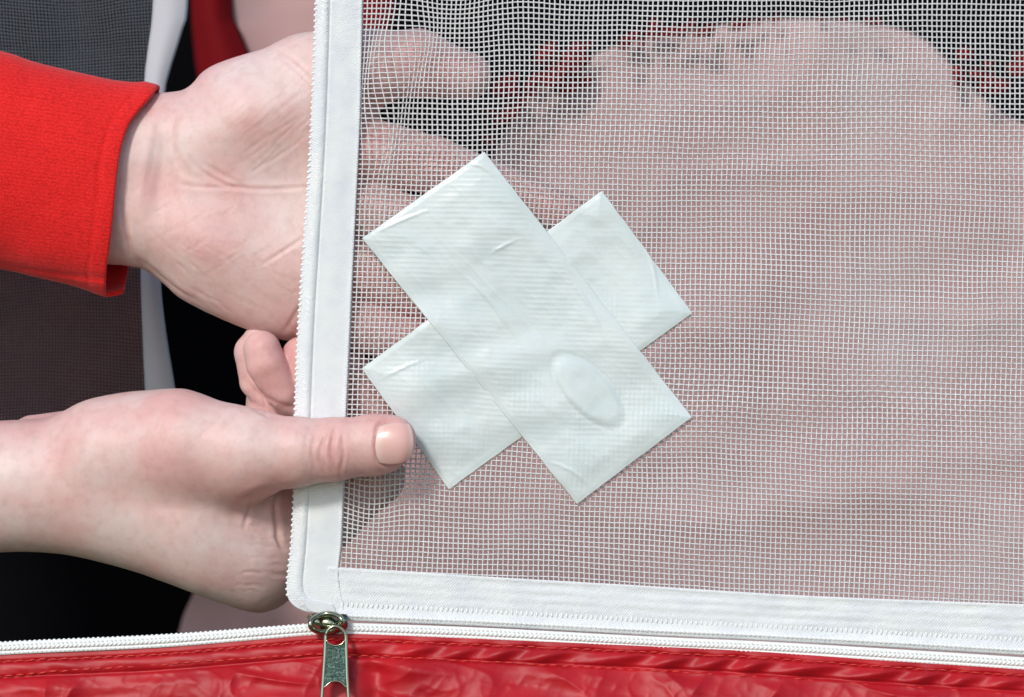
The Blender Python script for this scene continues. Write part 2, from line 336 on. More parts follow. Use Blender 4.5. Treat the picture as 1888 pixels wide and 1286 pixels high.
# ------------------------------------------------------------------ two strips of adhesive tape crossed on the netting
def strip(corners, off, name, label, seed, mask):
    a, b_, c, d = [np.array(p, float) for p in corners]      # a,b one end; d,c other end
    n = int(np.linalg.norm(d-a)/1.7); m_ = int(np.linalg.norm(b_-a)/1.7)
    s, t = np.meshgrid(np.linspace(0, 1, n), np.linspace(0, 1, m_), indexing='ij')
    X = (a[0]*(1-s)+d[0]*s)*(1-t)+(b_[0]*(1-s)+c[0]*s)*t; Y = (a[1]*(1-s)+d[1]*s)*(1-t)+(b_[1]*(1-s)+c[1]*s)*t
    ed = np.minimum(np.minimum(s*n, (1-s)*n), np.minimum(t*m_, (1-t)*m_))
    X = X+2.2*fbm(X/30.+seed, Y/30.); Y = Y+2.2*fbm(X/30.+seed+50, Y/30.)
    u, v = X.copy(), Y.copy()
    for _ in range(4):
        fx, fy, fd = flap(u, v); u += X-fx; v += Y-fy
    rows = .5+.5*np.cos(2*np.pi*v/9.4); cols = .5+.5*np.cos(2*np.pi*(u-606)/9.05)
    n1 = fbm(X/85.+seed, Y/85.+seed, 3); hr = sst(-.22, .25, n1); hc = sst(.0, .28, fbm(X/70.+seed+9, Y/90., 3))
    hr, hc = mask(X, Y, hr, hc); hr = hr*sst(1, 16, ed); hc = hc*sst(1, 16, ed)
    dd = fd-off-.42*hr*rows**2-.40*hc*cols**2
    # the fingertip pressing from behind leaves a flat raised oval
    ax = np.array([.70, .714]); q1 = (X-1085)*ax[0]+(Y-722)*ax[1]; q2 = -(X-1085)*ax[1]+(Y-722)*ax[0]
    e = (q1/82)**2+(q2/38)**2; pr = 1-sst(.62, 1.12, e); dd = np.where(e < 1.3, dd*(1-.0*pr)+(.42*hr*rows**2+.40*hc*cols**2)*pr, dd)-3.2*pr+.7*np.exp(-((e-1.2)/.16)**2)+1.6*pr*fbm(X/30., Y/40., 2)
    dd -= 7*np.clip(fbm(X/95.+1, Y/70.+2, 3)+.2, 0, 1)*sst(0, 25, ed)+1.2*ridge((X+Y)/160.+1, (X-Y)/60., 2)
    cr = np.exp(-((X-Y*.35-(845 if seed == 1 else 930))/5.)**2)
    dd += 1.2*sst(6, 0, ed)
    for (ax_, ay_, bx_, by_) in ((690, 430, 800, 385), (860, 300, 915, 330), (1180, 430, 1215, 560), (1040, 500, 1120, 640), (850, 500, 960, 640), (960, 440, 900, 470), (700, 700, 790, 660), (1010, 850, 1090, 900)):
        dq, pq = poly_dist(X, Y, [(ax_, ay_), ((ax_+bx_)/2+6, (ay_+by_)/2-5), (bx_, by_)], 14); dd -= 1.5*np.exp(-(dq/3.2)**2)*np.sin(np.pi*np.clip(pq, .03, .97))
    V = np.stack([X, Y, dd], -1).reshape(-1, 3)
    o = px_obj(name, V, grid_faces(n, m_), M['patch'])
    md = o.modifiers.new('thickness', 'SOLIDIFY'); md.thickness = 1.2/PX; md.offset = 1
    tag(o, label, 'tape strip', 'crossed strips of white repair tape'); return o
def maskA(X, Y, hr, hc):
    q = np.abs((X-900)*.79-(Y-520)*.61); core = np.exp(-(q/30)**2)*sst(430, 520, Y)*(1-sst(600, 690, Y))
    return (.35+.65*hr)*(1-core), hc*sst(560, 700, Y)+.9*sst(1040, 1160, X)*sst(640, 720, Y)
def maskB(X, Y, hr, hc):
    return .3+.6*hr, .6*hc+.7*sst(720, 820, Y)*(1-sst(900, 960, X))
strip([(1110, 352), (1277, 578), (828, 903), (667, 680)], 4.8, 'tape_strip', 'pale white tape strip from upper right down to the thumb, under the other strip', 5, maskB)
strip([(667, 440), (893, 280), (1276, 770), (1064, 930)], 8.4, 'tape_strip', 'pale tape strip from upper left to lower right, on top, with oval press mark', 1, maskA)

# ------------------------------------------------------------------ red nylon panel below with its zipper half
RED = [(-260, 1225), (0, 1209), (300, 1195), (570, 1172), (640, 1169), (900, 1179), (1200, 1192), (1400, 1202), (1640, 1219), (1888, 1235), (2260, 1262)]
rp = empty('fabric_panel', P(944, 1300, -8).tolist()); tag(rp, 'crinkled glossy red nylon panel below the zipper, with two stitched seams', 'fabric panel')
Ra = curve(RED, 1000)
n, m_ = 1000, 170
tt = np.linspace(0, 1, m_)**1.25*430
X = Ra[:, None, 0]+0*tt; Y = Ra[:, None, 1]+tt[None]
T_ = np.broadcast_to(tt[None], X.shape)
l1, l2 = 12, 41
puck = np.sin(X/15.+1.5*np.sin(X/70.)+T_*.09*np.sign(X-600))*(.6+.8*vnoise(X/45., T_*0+3))
hem = np.exp(-((T_-26)/15.)**2)
far = sst(30, 70, T_)
Dp = -8-7*hem-6.5*hem*puck*sst(560, 760, X)-1.6*hem*puck*(1-sst(560, 760, X))+4*np.exp(-((T_-l1)/3.)**2)+5*np.exp(-((T_-l2)/3.5)**2)
rx = X*.86+Y*.5; ry = -X*.5+Y*.86
calm = 1-.75*np.exp(-((X-618)/60.)**2)
Dp += -30*calm*far*ridge(X/330.+2, Y/95.-X/520., 2)-13*calm*far*ridge(rx/120., ry/210.+4, 2)-16*fbm(X/190., Y/80.)*sst(10, 60, T_)-2.6*ridge(rx/64.+7, ry/80., 2)**2*sst(16, 50, T_)-1.5*ridge(X/31.+.8*Y/60., Y/26.-X/70.+9, 2)**2*sst(14, 40, T_)
Dp += 22*far*np.exp(-((X-690-(Y-1200)*.1)/26.)**2)
Dp -= T_*.16
o = px_obj('fabric', np.stack([X, Y, Dp], -1).reshape(-1, 3), grid_faces(n, m_), M['nylon'], rp)
md = o.modifiers.new('thickness', 'SOLIDIFY'); md.thickness = 1.5/PX; md.offset = -1
def depth_at(px, tval):
    i = np.clip(np.searchsorted(Ra[:, 0], px), 0, n-1); j = np.clip(np.searchsorted(tt, tval), 0, m_-1); return Dp[i, j]
for lv, nm in ((l1, 'seam_stitching'), (l2, 'seam_stitching')):
    px = np.arange(-250, 2240, 20.5); off = np.interp(px, [0, 350, 600, 650, 2000], [39, 26.5+12, 37, 39, 43]) if lv == l2 else np.full(len(px), 11.)
    if lv == l2: off = np.interp(px, [-250, 0, 160, 350, 594, 650, 900, 1350, 1888], [40, 39, 28+4, 30, 36, 39, 42, 46, 47])
    py = np.interp(px, Ra[:, 0], Ra[:, 1])+off+RNG.randn(len(px))*.5
    an = np.arctan2(np.gradient(py), np.gradient(px))+RNG.randn(len(px))*.05
    V, F = blobs(np.stack([px, py, depth_at(px, off.mean())-4.0], 1), an, 8.8, 1.35, 1.6); o = px_obj(nm, V, F, M['thread'], rp); o['kind'] = 'stuff'
# white zipper half on its top edge: woven edge, rounded chain with slanted stitches, teeth
off2 = np.array([0, -11.])
ch = curve([(-260, 1212), (0, 1194), (300, 1180), (560, 1160), (620, 1158), (660, 1158), (900, 1167), (1200, 1183), (1400, 1192), (1640, 1206), (1888, 1222), (2260, 1248)], 360)
hw = np.interp(ch[:, 0], [0, 300, 560, 640, 2000], [9.5, 9.5, 8.5, 9, 10])
V1 = tube(np.c_[ch, np.full(360, -3.)], hw, 7, 12)
edge = ch+np.c_[np.zeros(360), hw+1]; V2 = tube(np.c_[edge, np.full(360, -5.)], 4.2, 2.6, 8)
o = px_obj('zipper_tape', *join([V1, V2]), M['cord'], rp)
parts = []
for k, (dy, a) in enumerate(((-4, .75), (3, -.75))):
    pt = curve(ch+[0, dy], 310); parts.append(blobs(np.stack([pt[:, 0], pt[:, 1], np.full(len(pt), -9.3)], 1), a, 4.6, 2.1, 1.8))
pt = curve(edge, 300); parts.append(blobs(np.stack([pt[:, 0], pt[:, 1], np.full(len(pt), -7.2)], 1), 1.2, 2.6, 1.6, 1.4))
pt = curve(ch[:128]+np.c_[np.zeros(128), -hw[:128]], 100); parts.append(blobs(np.stack([pt[:, 0], pt[:, 1], np.full(len(pt), -3.)], 1), 0, 3, 1.6, 3.))
o = px_obj('zipper_teeth', *join(parts), M['cord'], rp); o['kind'] = 'stuff'

# ------------------------------------------------------------------ zipper slider with pull tab
zs = empty('zipper_slider', P(605, 1150, -10).tolist()); tag(zs, 'shiny metal zipper slider with a dark textured pull tab hanging over the red fabric', 'zipper slider')
def prism(poly, d0, d1, name, mt, parent, bev=2.0):
    bm = bmesh.new(); n = len(poly)
    a = [bm.verts.new(P(p[0], p[1], d0)) for p in poly]; f = bm.faces.new(a)
    r = bmesh.ops.extrude_face_region(bm, geom=[f]); vs = [g for g in r['geom'] if isinstance(g, bmesh.types.BMVert)]
    for v, p in zip(sorted(vs, key=lambda v: min(range(n), key=lambda k: (v.co-a[k].co).length)), poly): v.co = P(p[0], p[1], d1)
    bmesh.ops.recalc_face_normals(bm, faces=bm.faces)
    bmesh.ops.bevel(bm, geom=list(bm.edges), offset=bev/PX, segments=2, affect='EDGES', clamp_overlap=True)
    me = bpy.data.meshes.new(name); bm.to_mesh(me); bm.free(); me.materials.append(mt)
    for p in me.polygons: p.use_smooth = True
    o = bpy.data.objects.new(name, me); C.objects.link(o); child(o, parent); return o
prism([(566, 1134), (590, 1130), (606, 1137), (618, 1132), (641, 1133), (641, 1160), (628, 1166), (604, 1172), (582, 1168), (569, 1153)], -22, -12, 'slider_body', M['metal'], zs)
prism([(570, 1138), (600, 1132), (638, 1135), (638, 1158), (605, 1168), (576, 1160)], 14, 4, 'slider_body', M['metal'], zs)
prism([(626, 1134), (639, 1134), (640, 1157), (628, 1155)], -36, -21, 'bridge_stop', M['metal'], zs)
th = np.linspace(0, 2*np.pi, 48, endpoint=False)
lp = np.stack([601+29*np.cos(th)+2*np.sin(th), 1149+16.5*np.sin(th)-4*np.cos(th), -34-9*np.cos(th*2)], 1)
o = px_obj('bridge_loop', *tube(lp, 5.0, 6, 12, True), M['metal'], zs)
fr = curve([(601, 1172), (606, 1161), (617, 1155), (629, 1160), (637, 1174), (638.5, 1205), (640, 1250), (643, 1300), (640, 1330), (618, 1347), (597, 1330), (593, 1300), (596, 1250), (599, 1205)], 120, True)
fd_ = -52+np.interp(fr[:, 1], [1150, 1175, 1347], [2, 0, -34])
pull = px_obj('pull_tab', *tube(np.c_[fr, fd_], 3.4, 4.5, 10, True), M['metal'], zs)
yy = np.linspace(0, 1, 30); xx = np.linspace(-1, 1, 24); Yg, Xg = np.meshgrid(yy, xx, indexing='ij')
xl = lambda y: np.interp(y, [1170, 1300], [600, 594]); xr = lambda y: np.interp(y, [1170, 1300], [637.5, 642])
tp = 1191-13*np.abs(Xg)**2.4; btm = 1256+16*np.abs(Xg)**2.2; yv = tp*(1-Yg)+btm*Yg
xv = (xl(yv)+xr(yv))/2+Xg*(xr(yv)-xl(yv))/2
o = px_obj('pull_plate', np.stack([xv, yv, -52+0*xv+np.interp(yv, [1170, 1347], [0, -34])], -1).reshape(-1, 3), grid_faces(30, 24), M['enamel'])
md = o.modifiers.new('thickness', 'SOLIDIFY'); md.thickness = 4/PX; md.offset = 0; o.parent = pull; o.matrix_parent_inverse = pull.matrix_world.inverted()
for row, k in ((0, 1), (-1, 1)):
    e = np.stack([xv[row], yv[row], -54+np.interp(yv[row], [1170, 1347], [0, -34])], 1); o = px_obj('plate_rim', *tube(e[1:-1], 1.6, 2.6, 8), M['metal']); o.parent = pull

# ------------------------------------------------------------------ hands: one continuous surface each, from a smooth distance field
def surface_nets(Fv, org, h):
    n0, n1, n2 = Fv.shape; ins = Fv < 0
    c = np.zeros((n0-1, n1-1, n2-1), np.uint8)
    for a in (0, 1):
        for b_ in (0, 1):
            for d in (0, 1): c += ins[a:n0-1+a, b_:n1-1+b_, d:n2-1+d]
    act = (c > 0) & (c < 8); idx = -np.ones(act.shape, np.int64); ii = np.argwhere(act); idx[act] = np.arange(len(ii))
    acc = np.zeros((len(ii), 3)); cnt = np.zeros(len(ii))
    cor = [(a, b_, d) for a in (0, 1) for b_ in (0, 1) for d in (0, 1)]
    for p in cor:
        for ax in range(3):
            if p[ax]: continue
            q = list(p); q[ax] = 1
            fa = Fv[ii[:, 0]+p[0], ii[:, 1]+p[1], ii[:, 2]+p[2]]; fb = Fv[ii[:, 0]+q[0], ii[:, 1]+q[1], ii[:, 2]+q[2]]
            w = (fa < 0) != (fb < 0); t = np.where(w, fa/(fa-fb+1e-12), 0)
            pos = np.tile(np.array(p, float), (len(ii), 1)); pos[:, ax] = t
            acc[w] += pos[w]; cnt[w] += 1
    V = (ii+acc/cnt[:, None])*h+org
    Fs = []
    for ax in range(3):
        u, v = (ax+1) % 3, (ax+2) % 3
        sl = [slice(None)]*3; s2 = [slice(None)]*3; sl[ax] = slice(0, -1); s2[ax] = slice(1, None)
        A = ins[tuple(sl)]; B = ins[tuple(s2)]; e = np.argwhere(A != B)
        ok = (e[:, u] > 0) & (e[:, v] > 0) & (e[:, u] < Fv.shape[u]-1) & (e[:, v] < Fv.shape[v]-1); e = e[ok]
        fl = A[e[:, 0], e[:, 1], e[:, 2]]
        def cell(du, dv):
            k = e.copy(); k[:, u] -= du; k[:, v] -= dv; return idx[k[:, 0], k[:, 1], k[:, 2]]
        q = np.stack([cell(1, 1), cell(0, 1), cell(0, 0), cell(1, 0)], 1)
        q[~fl] = q[~fl][:, ::-1]; Fs.append(q)
    F = np.vstack(Fs); F = F[(F >= 0).all(1)]
    return V, F
def smin(a, b_, k):
    h = np.clip(.5+.5*(b_-a)/k, 0, 1); return b_*(1-h)+a*h-k*h*(1-h)
class Field:
    def __init__(s, lo, hi, h):
        s.h = h; s.lo = np.array(lo, float); n = ((np.array(hi)-lo)/h).astype(int)+1
        s.ax = [s.lo[k]+h*np.arange(n[k]) for k in range(3)]; s.f = np.full(n, 60., np.float32)
    def capsule(s, a, b_, ra, rb, k=18, sub=False, flat=1.0):
        a = np.array(a, float); b_ = np.array(b_, float); R = max(ra, rb)+k+14
        sl = []
        for q in range(3):
            l, u = min(a[q], b_[q])-R, max(a[q], b_[q])+R
            i0 = max(int((l-s.lo[q])/s.h), 0); i1 = min(int((u-s.lo[q])/s.h)+2, len(s.ax[q])); sl.append(slice(i0, max(i1, i0)))
        X, Y, Z = s.ax[0][sl[0]][:, None, None], s.ax[1][sl[1]][None, :, None], s.ax[2][sl[2]][None, None]
        d = b_-a; l2 = (d**2).sum()+1e-9
        t = np.clip(((X-a[0])*d[0]+(Y-a[1])*d[1]+(Z-a[2])*d[2])/l2, 0, 1)
        g = np.sqrt((X-a[0]-t*d[0])**2+(Y-a[1]-t*d[1])**2+((Z-a[2]-t*d[2])/flat)**2)-(ra+(rb-ra)*t)
        v = s.f[tuple(sl)]; s.f[tuple(sl)] = (-smin(-v, g, k) if sub else smin(v, g, k)).astype(np.float32)
    def chain(s, pts, k=18, flat=1.0):
        p = np.array(pts, float)
        for i in range(len(p)-1): s.capsule(p[i, :3], p[i+1, :3], p[i, 3], p[i+1, 3], k, False, flat)
    def pillow(s, poly, R, yc, Tf, Tb, k=18):
        X, Y = np.meshgrid(s.ax[0], s.ax[1], indexing='ij'); q = curve(poly, 420, True)
        d = np.full(X.shape, 1e9); ins = np.zeros(X.shape, bool)
        for i in range(len(q)-1):
            (x0, y0), (x1, y1) = q[i], q[i+1]; ex, ey = x1-x0, y1-y0
            t = np.clip(((X-x0)*ex+(Y-y0)*ey)/(ex*ex+ey*ey+1e-9), 0, 1); d = np.minimum(d, (X-x0-t*ex)**2+(Y-y0-t*ey)**2)
            c = ((y0 > Y) != (y1 > Y)); ins ^= c & (X < ex*(Y-y0)/(ey if ey != 0 else 1e-9)+x0)
        d = np.sqrt(d); d = np.where(ins, d, -d); g_ = d.copy()
        for _ in range(60):
            p = np.pad(g_, 1, 'edge'); g_ = (p[:-2, 1:-1]+p[2:, 1:-1]+p[1:-1, :-2]+p[1:-1, 2:]+2*g_)/6
        w_ = sst(12, 55, d); d = d*(1-w_)+g_*w_
        e = 1-np.clip(d, None, R)/R
        # soften the medial ridge
        e = np.where(d > 0, e, 1-d/R); c_, f_, b__ = yc(X, Y), Tf(X, Y), Tb(X, Y)
        Z = s.ax[2][None, None]-c_[..., None]; T = np.where(Z < 0, f_[..., None], b__[..., None])
        g = (np.sqrt(np.maximum(e, 0)[..., None]**2.0+(Z/T)**2)-1)*np.minimum(R, T)*.9
        s.f = smin(s.f, np.clip(g, -60, 90), k).astype(np.float32)
    def front(s):
        ins = s.f < 0; k = ins.argmax(2); d = s.ax[2][k]; return np.where(ins.any(2), d, np.nan)
def relax(V, F, it, lam=.5):
    E = np.vstack([F[:, [0, 1]], F[:, [1, 2]], F[:, [2, 3]], F[:, [3, 0]]]); deg = np.bincount(E.ravel(), minlength=len(V)).astype(float)
    for k in range(it):
        acc = np.stack([np.bincount(E[:, 0], V[E[:, 1], q], len(V))+np.bincount(E[:, 1], V[E[:, 0], q], len(V)) for q in range(3)], 1)
        V = V+(lam if k % 2 == 0 else -lam*.98)*(acc/np.maximum(deg, 1)[:, None]-V)
    return V
def normals(V, F):
    n = np.cross(V[F[:, 2]]-V[F[:, 0]], V[F[:, 3]]-V[F[:, 1]]); o = np.stack([sum(np.bincount(F[:, c], n[:, q], len(V)) for c in range(4)) for q in range(3)], 1)
    return o/(np.linalg.norm(o, axis=1)[:, None]+1e-9)
def finish(Fd, name, mt, creases, blush_shade, extra=None):
    V, F = surface_nets(Fd.f, Fd.lo, Fd.h); V = relax(V, F, 10); Nn = normals(V, F)
    fr_ = sst(.1, .5, -Nn[:, 2]) if np.nanmean(Nn[:, 2]*0+1) else 0
    X, Y = V[:, 0], V[:, 1]; dep = np.zeros(len(V)); bl = np.zeros(len(V))
    for pts, amp, w, *rest in creases:
        x0, y0 = np.min(pts, 0)-25; x1, y1 = np.max(pts, 0)+25; k = np.where((X > x0) & (X < x1) & (Y > y0) & (Y < y1) & (Nn[:, 2] < .3))[0]
        d, par = poly_dist(X[k], Y[k], pts); tp = np.sin(np.pi*np.clip(par, .02, .98))**.5; g = np.exp(-(d/w)**2)*tp
        dep[k] += amp*g-.35*amp*np.exp(-((d-2.2*w)/(1.4*w))**2)*tp
        bl[k] = np.maximum(bl[k], .34*min(1, amp/3.)*np.exp(-(d/(w*1.5))**2)*tp)  # redder skin in creases; between the curled fingers it also paints occlusion shade
    for (x, y, sx, sy, a) in blush_shade: bl += a*np.exp(-((X-x)/sx)**2-((Y-y)/sy)**2)
    if extra is not None: dep += extra(X, Y, V[:, 2], Nn)
    V = V-Nn*(dep*(Nn[:, 2] < .3))[:, None]
    o = px_obj(name, V, F, mt); attr(o, 'blush_shade', np.clip(bl, 0, 1)); return o
G = lambda X, Y, x, y, sx, sy: np.exp(-((X-x)/sx)**2-((Y-y)/sy)**2)
# --- upper hand: palm to the viewer, fingers reaching behind the netting
A = Field((-60, 20, -110), (1190, 790, 290), 3.2)
palm = [(-120, 215), (60, 200), (200, 186), (285, 173), (330, 168), (352, 157), (372, 134), (395, 120), (430, 107), (500, 86), (580, 64), (640, 62), (690, 80), (715, 130), (702, 200), (690, 260), (700, 350), (700, 450), (690, 560), (670, 625), (640, 638), (600, 636), (555, 630), (520, 627), (470, 613), (420, 594), (370, 571), (330, 548), (300, 522), (268, 498), (240, 491), (200, 488), (60, 482), (-120, 478)]
A.pillow(palm, 130, lambda X, Y: 105+4*sst(420, 620, X), lambda X, Y: 88+27*G(X, Y, 450, 190, 130, 95)+22*G(X, Y, 350, 455, 130, 75)-10*G(X, Y, 545, 330, 110, 70)-12*G(X, Y, 300, 300, 30, 120)+10*G(X, Y, 560, 480, 80, 70), lambda X, Y: 85+0*X, 4)
A.chain([(560, 130, 98, 62), (690, 122, 90, 62), (770, 117, 84, 58), (862, 140, 68, 44)], 26)
A.chain([(640, 268, 72, 62), (800, 306, 60, 54), (930, 356, 53, 48), (1050, 402, 46, 40)], 5)
A.chain([(660, 385, 66, 58), (830, 440, 60, 54), (980, 486, 62, 48), (1110, 520, 58, 40)], 4)
A.chain([(650, 490, 64, 56), (800, 545, 58, 50), (960, 620, 62, 46), (1105, 745, 52, 38)], 4)
A.chain([(630, 590, 74, 52), (760, 632, 56, 42), (860, 660, 70, 38), (940, 690, 66, 33)], 4)
cre = [([(336, 172), (322, 215), (322, 262), (340, 312), (372, 332)], 1.6, 6), ([(326, 200), (316, 250), (330, 310), (360, 335)], .9, 3.6),
       ([(348, 292), (380, 322), (430, 345), (500, 349), (580, 344)], 2.0, 3.4), ([(372, 300), (410, 322), (455, 346)], 1.6, 3.4), ([(330, 340), (385, 346), (450, 345)], 1.3, 3.4),
       ([(500, 85), (540, 110), (576, 140)], 1.6, 3.4), ([(505, 100), (545, 128), (575, 160)], 1.1, 3), ([(470, 240), (530, 190), (580, 160)], .5, 3), ([(440, 290), (520, 235), (580, 205)], .5, 3.), ([(460, 320), (540, 270), (585, 225)], .6, 3.),
       ([(480, 490), (520, 465), (565, 435)], 1.6, 3.4), ([(525, 612), (545, 580), (562, 555)], 1.8, 4), ([(224, 380), (232, 430), (245, 468), (262, 492)], 3.2, 5), ([(232, 400), (236, 440), (240, 480)], 2.2, 4), ([(262, 480), (320, 530), (370, 560)], 1.6, 4),
       ([(290, 195), (270, 300), (252, 400)], -1.6, 9), ([(300, 210), (288, 300), (270, 380)], -1.1, 7)]
for k in range(60):                      # fine fan of lines across the thenar side of the palm
    x0 = random.uniform(400, 560); y0 = random.uniform(120, 330); ln = random.uniform(30, 80)
    cre.append(([(x0, y0), (x0+ln*.5, y0-ln*.42), (x0+ln, y0-ln*.95)], random.uniform(.15, .38), 2.4))
for k in range(45):
    x0 = random.uniform(250, 540); y0 = random.uniform(370, 560); ln = random.uniform(25, 70); a = random.choice((-.6, .5, .9))
    cre.append(([(x0, y0), (x0+ln*.5, y0+a*ln*.5+3), (x0+ln, y0+a*ln)], random.uniform(.25, .6), 2.8))
blu = [(330, 420, 120, 80, .38), (520, 560, 90, 60, .35), (740, 300, 140, 90, .7), (780, 125, 150, 70, .85), (1000, 380, 160, 70, .85), (720, 560, 140, 110, .8), (480, 300, 90, 60, .22), (560, 90, 50, 40, .1)]
h1 = finish(A, 'hand', M['skin'], cre, blu, lambda X, Y, Z, n: 1.5*fbm(X/40., Y/40., 3))
tag(h1, 'upper hand in a red knit sleeve, palm to the viewer, fingers reaching behind the mesh', 'hand')
# --- sleeve
ns, na = 150, 120
th = np.linspace(0, 2*np.pi, na, endpoint=False)          # 0 = top, pi/2 = front
topc = curve([(-330, 60), (-150, 72), (0, 94), (60, 112), (130, 131), (200, 147), (245, 151), (270, 150), (300, 158)], 300); botc = curve([(-330, 478), (-150, 484), (0, 497), (60, 509), (130, 527), (180, 545), (200, 549), (240, 540), (300, 530)], 300)
fe = curve([(288, 150), (274, 178), (240, 222), (222, 270), (212, 330), (205, 400), (198, 460), (193, 500), (192, 548)], 200)
def edge_x(th):
    f = (1-np.cos(th))/2; yq = 150+f*398
    front = np.interp(yq, fe[:, 1], fe[:, 0]); back = 292-f*66
    w = np.clip(np.sin(th), -1, 1); w = sst(-.06, .10, w)
    return front*w+back*(1-w)
ex = edge_x(th)
ex = (np.roll(ex, 1)+2*ex+np.roll(ex, -1))/4
def ring(s, inset):
    xs = -330+(ex+330)*s; tz = np.interp(xs, topc[:, 0], topc[:, 1])+inset; bz = np.interp(xs, botc[:, 0], botc[:, 1])-inset
    sgn = np.sign(np.cos(th)); ce = sgn*np.abs(np.cos(th))**.92
    yy_ = (tz+bz)/2-(bz-tz)/2*ce; dd = 106-(124-inset)*np.sin(th)
    dd += 9*fbm(xs/75.+4, yy_/95.)*(1-.5*sst(-40, 250, xs))-1.5*np.exp(-((xs-ex+14)/13.)**2)+2.2*np.exp(-((xs-ex+30)/4.)**2)*(np.sin(th) > 0)
    ln = 489+.14*xs; dd += (4*np.exp(-((yy_-ln)/3.5)**2)-3*sst(0, 12, yy_-ln))*(np.sin(th) > 0)
    yy_ = yy_+5*np.sin(xs/37.+th*2)*0.25
    return np.stack([xs, yy_, dd], 1)
rows = [ring(s, 0) for s in np.linspace(0, 1, ns)]
lip = [ring(1, i)+np.array([dx, 0, 0]) for i, dx in ((1.5, 2.2), (5, 3.2), (8.5, 2.2))]; inner = [ring(s, 10) for s in np.linspace(1, .35, 40)]
V = np.concatenate(rows+lip+inner); slv = px_obj('sleeve', V, grid_faces(ns+43, na, True)[:, ::-1], M['knit']); slv.parent = h1
# hem seam ridge under the sleeve
hm = curve([(-330, 470), (0, 487), (60, 497), (130, 508), (188, 516)], 120); dz = []
# --- lower hand: thumb in front of the netting, fingers curled behind it
B = Field((-330, 590, -180), (800, 1160, 290), 3.2)
back = [(-420, 810), (-200, 790), (0, 776), (70, 774), (120, 768), (165, 753), (205, 737), (260, 724), (330, 724), (395, 742), (445, 757), (500, 790), (545, 850), (570, 940), (572, 1020), (556, 1075), (530, 1108), (500, 1125), (468, 1130), (420, 1117), (350, 1092), (270, 1062), (180, 1036), (100, 1021), (0, 1019), (-200, 1030), (-420, 1040)]
B.pillow(back, 125, lambda X, Y: 60+62*sst(330, 540, X), lambda X, Y: 112-8*G(X, Y, 470, 960, 90, 60)+0*X, lambda X, Y: 88+0*X, 4)
B.chain([(60, 800, 110, 34), (150, 800, 115, 46)], 22)
B.chain([(190, 835, 30, 96), (330, 825, 2, 92), (440, 838, -20, 80), (545, 834, -45, 63)], 40)
B.chain([(545, 834, -45, 63), (615, 829, -51, 57), (690, 821, -53, 55), (718, 816, -51, 50)], 12, .95)
B.chain([(480, 1060, 118, 62), (600, 960, 112, 58), (690, 880, 100, 54), (700, 770, 92, 48), (640, 690, 84, 42), (572, 668, 70, 36)], 12)
B.chain([(440, 1000, 150, 60), (560, 860, 165, 55), (600, 780, 150, 48)], 12)
B.chain([(505, 800, 135, 60), (512, 740, 140, 56), (525, 690, 150, 48)], 8)
B.chain([(520, 745, 112, 40), (476, 702, 108, 34), (466, 650, 104, 34), (478, 628, 104, 30)], 3)
B.chain([(562, 756, 84, 37), (522, 718, 46, 37), (490, 670, 24, 37), (483, 645, 24, 35)], 2)
B.chain([(570, 750, 60, 38), (562, 695, 52, 42), (558, 660, 50, 40)], 2)
B.capsule((545, 905, 20), (488, 908, 2), 16, 10, 10, True)
crb = [([(618, 788), (611, 830), (618, 868)], 3.4, 4.0), ([(602, 800), (590, 838), (600, 872)], 2.0, 3.4), ([(630, 800), (634, 838), (626, 872)], 2.0, 3.4), ([(640, 812), (644, 840), (640, 862)], 1.2, 3), ([(606, 840), (620, 862), (632, 884)], 1.6, 3.2), ([(580, 800), (575, 835), (582, 868)], .9, 3.2), ([(597, 815), (612, 812), (628, 818)], .8, 3),
       ([(500, 905), (470, 912), (436, 932)], 3.5, 6), ([(520, 902), (508, 930), (513, 985), (520, 1012)], 3.4, 4.5), ([(465, 920), (458, 945), (450, 975)], 2.0, 4), ([(505, 980), (516, 1003), (530, 1015)], 2, 3.6), ([(395, 800), (430, 770), (452, 760)], 1.2, 4), ([(365, 812), (395, 780), (412, 765)], .9, 4),
       ([(480, 705), (487, 735), (490, 768)], 1.2, 3.), ([(470, 715), (474, 740)], .8, 3), ([(500, 730), (504, 765)], .8, 3), ([(448, 700), (480, 728), (520, 748), (548, 752)], 2.5, 5), ([(455, 745), (500, 770), (545, 772)], 1.5, 3.4)]
for k in range(40):
    x0 = random.uniform(430, 520); y0 = random.uniform(960, 1090); ln = random.uniform(20, 45); crb.append(([(x0, y0), (x0+ln*.5, y0-2), (x0+ln, y0+3)], random.uniform(.3, .7), 2.8))
for k in range(24):
    x0 = random.uniform(560, 680); y0 = random.uniform(785, 880); crb.append(([(x0, y0), (x0-2, y0+10), (x0+1, y0+20)], random.uniform(.3, .6), 2.6))
nailc = [(694, 800), (700, 782), (726, 778), (752, 790), (765, 815), (762, 842), (742, 858), (708, 858), (696, 846), (693, 822), (694, 800)]
crb.append((nailc, 3.6, 3.4)); crb.append((nailc[-1:]+nailc[-2:-4:-1], 2.5, 4)); crb.append((nailc[:3], 2.5, 4))
blb = [(490, 660, 70, 70, .75), (505, 740, 60, 50, .3), (560, 670, 50, 60, .7), (612, 835, 36, 48, .42), (500, 960, 50, 80, .32), (735, 820, 44, 48, .55), (690, 900, 90, 90, .7), (690, 740, 80, 60, .7), (460, 905, 60, 30, .35), (440, 830, 160, 60, .12), (520, 1080, 60, 50, .2), (525, 928, 30, 28, .8)]  # skin redness; spots at curled fingers and thumb gap also paint in shaded glow
NQ = np.array(nailc[:-1], float)
fB = B.front()
h2 = finish(B, 'hand', M['skin_b'], crb, blb, lambda X, Y, Z, n: 1.3*fbm(X/36., Y/36., 3)+3*np.exp(-((X-100)/30.)**2)*0)
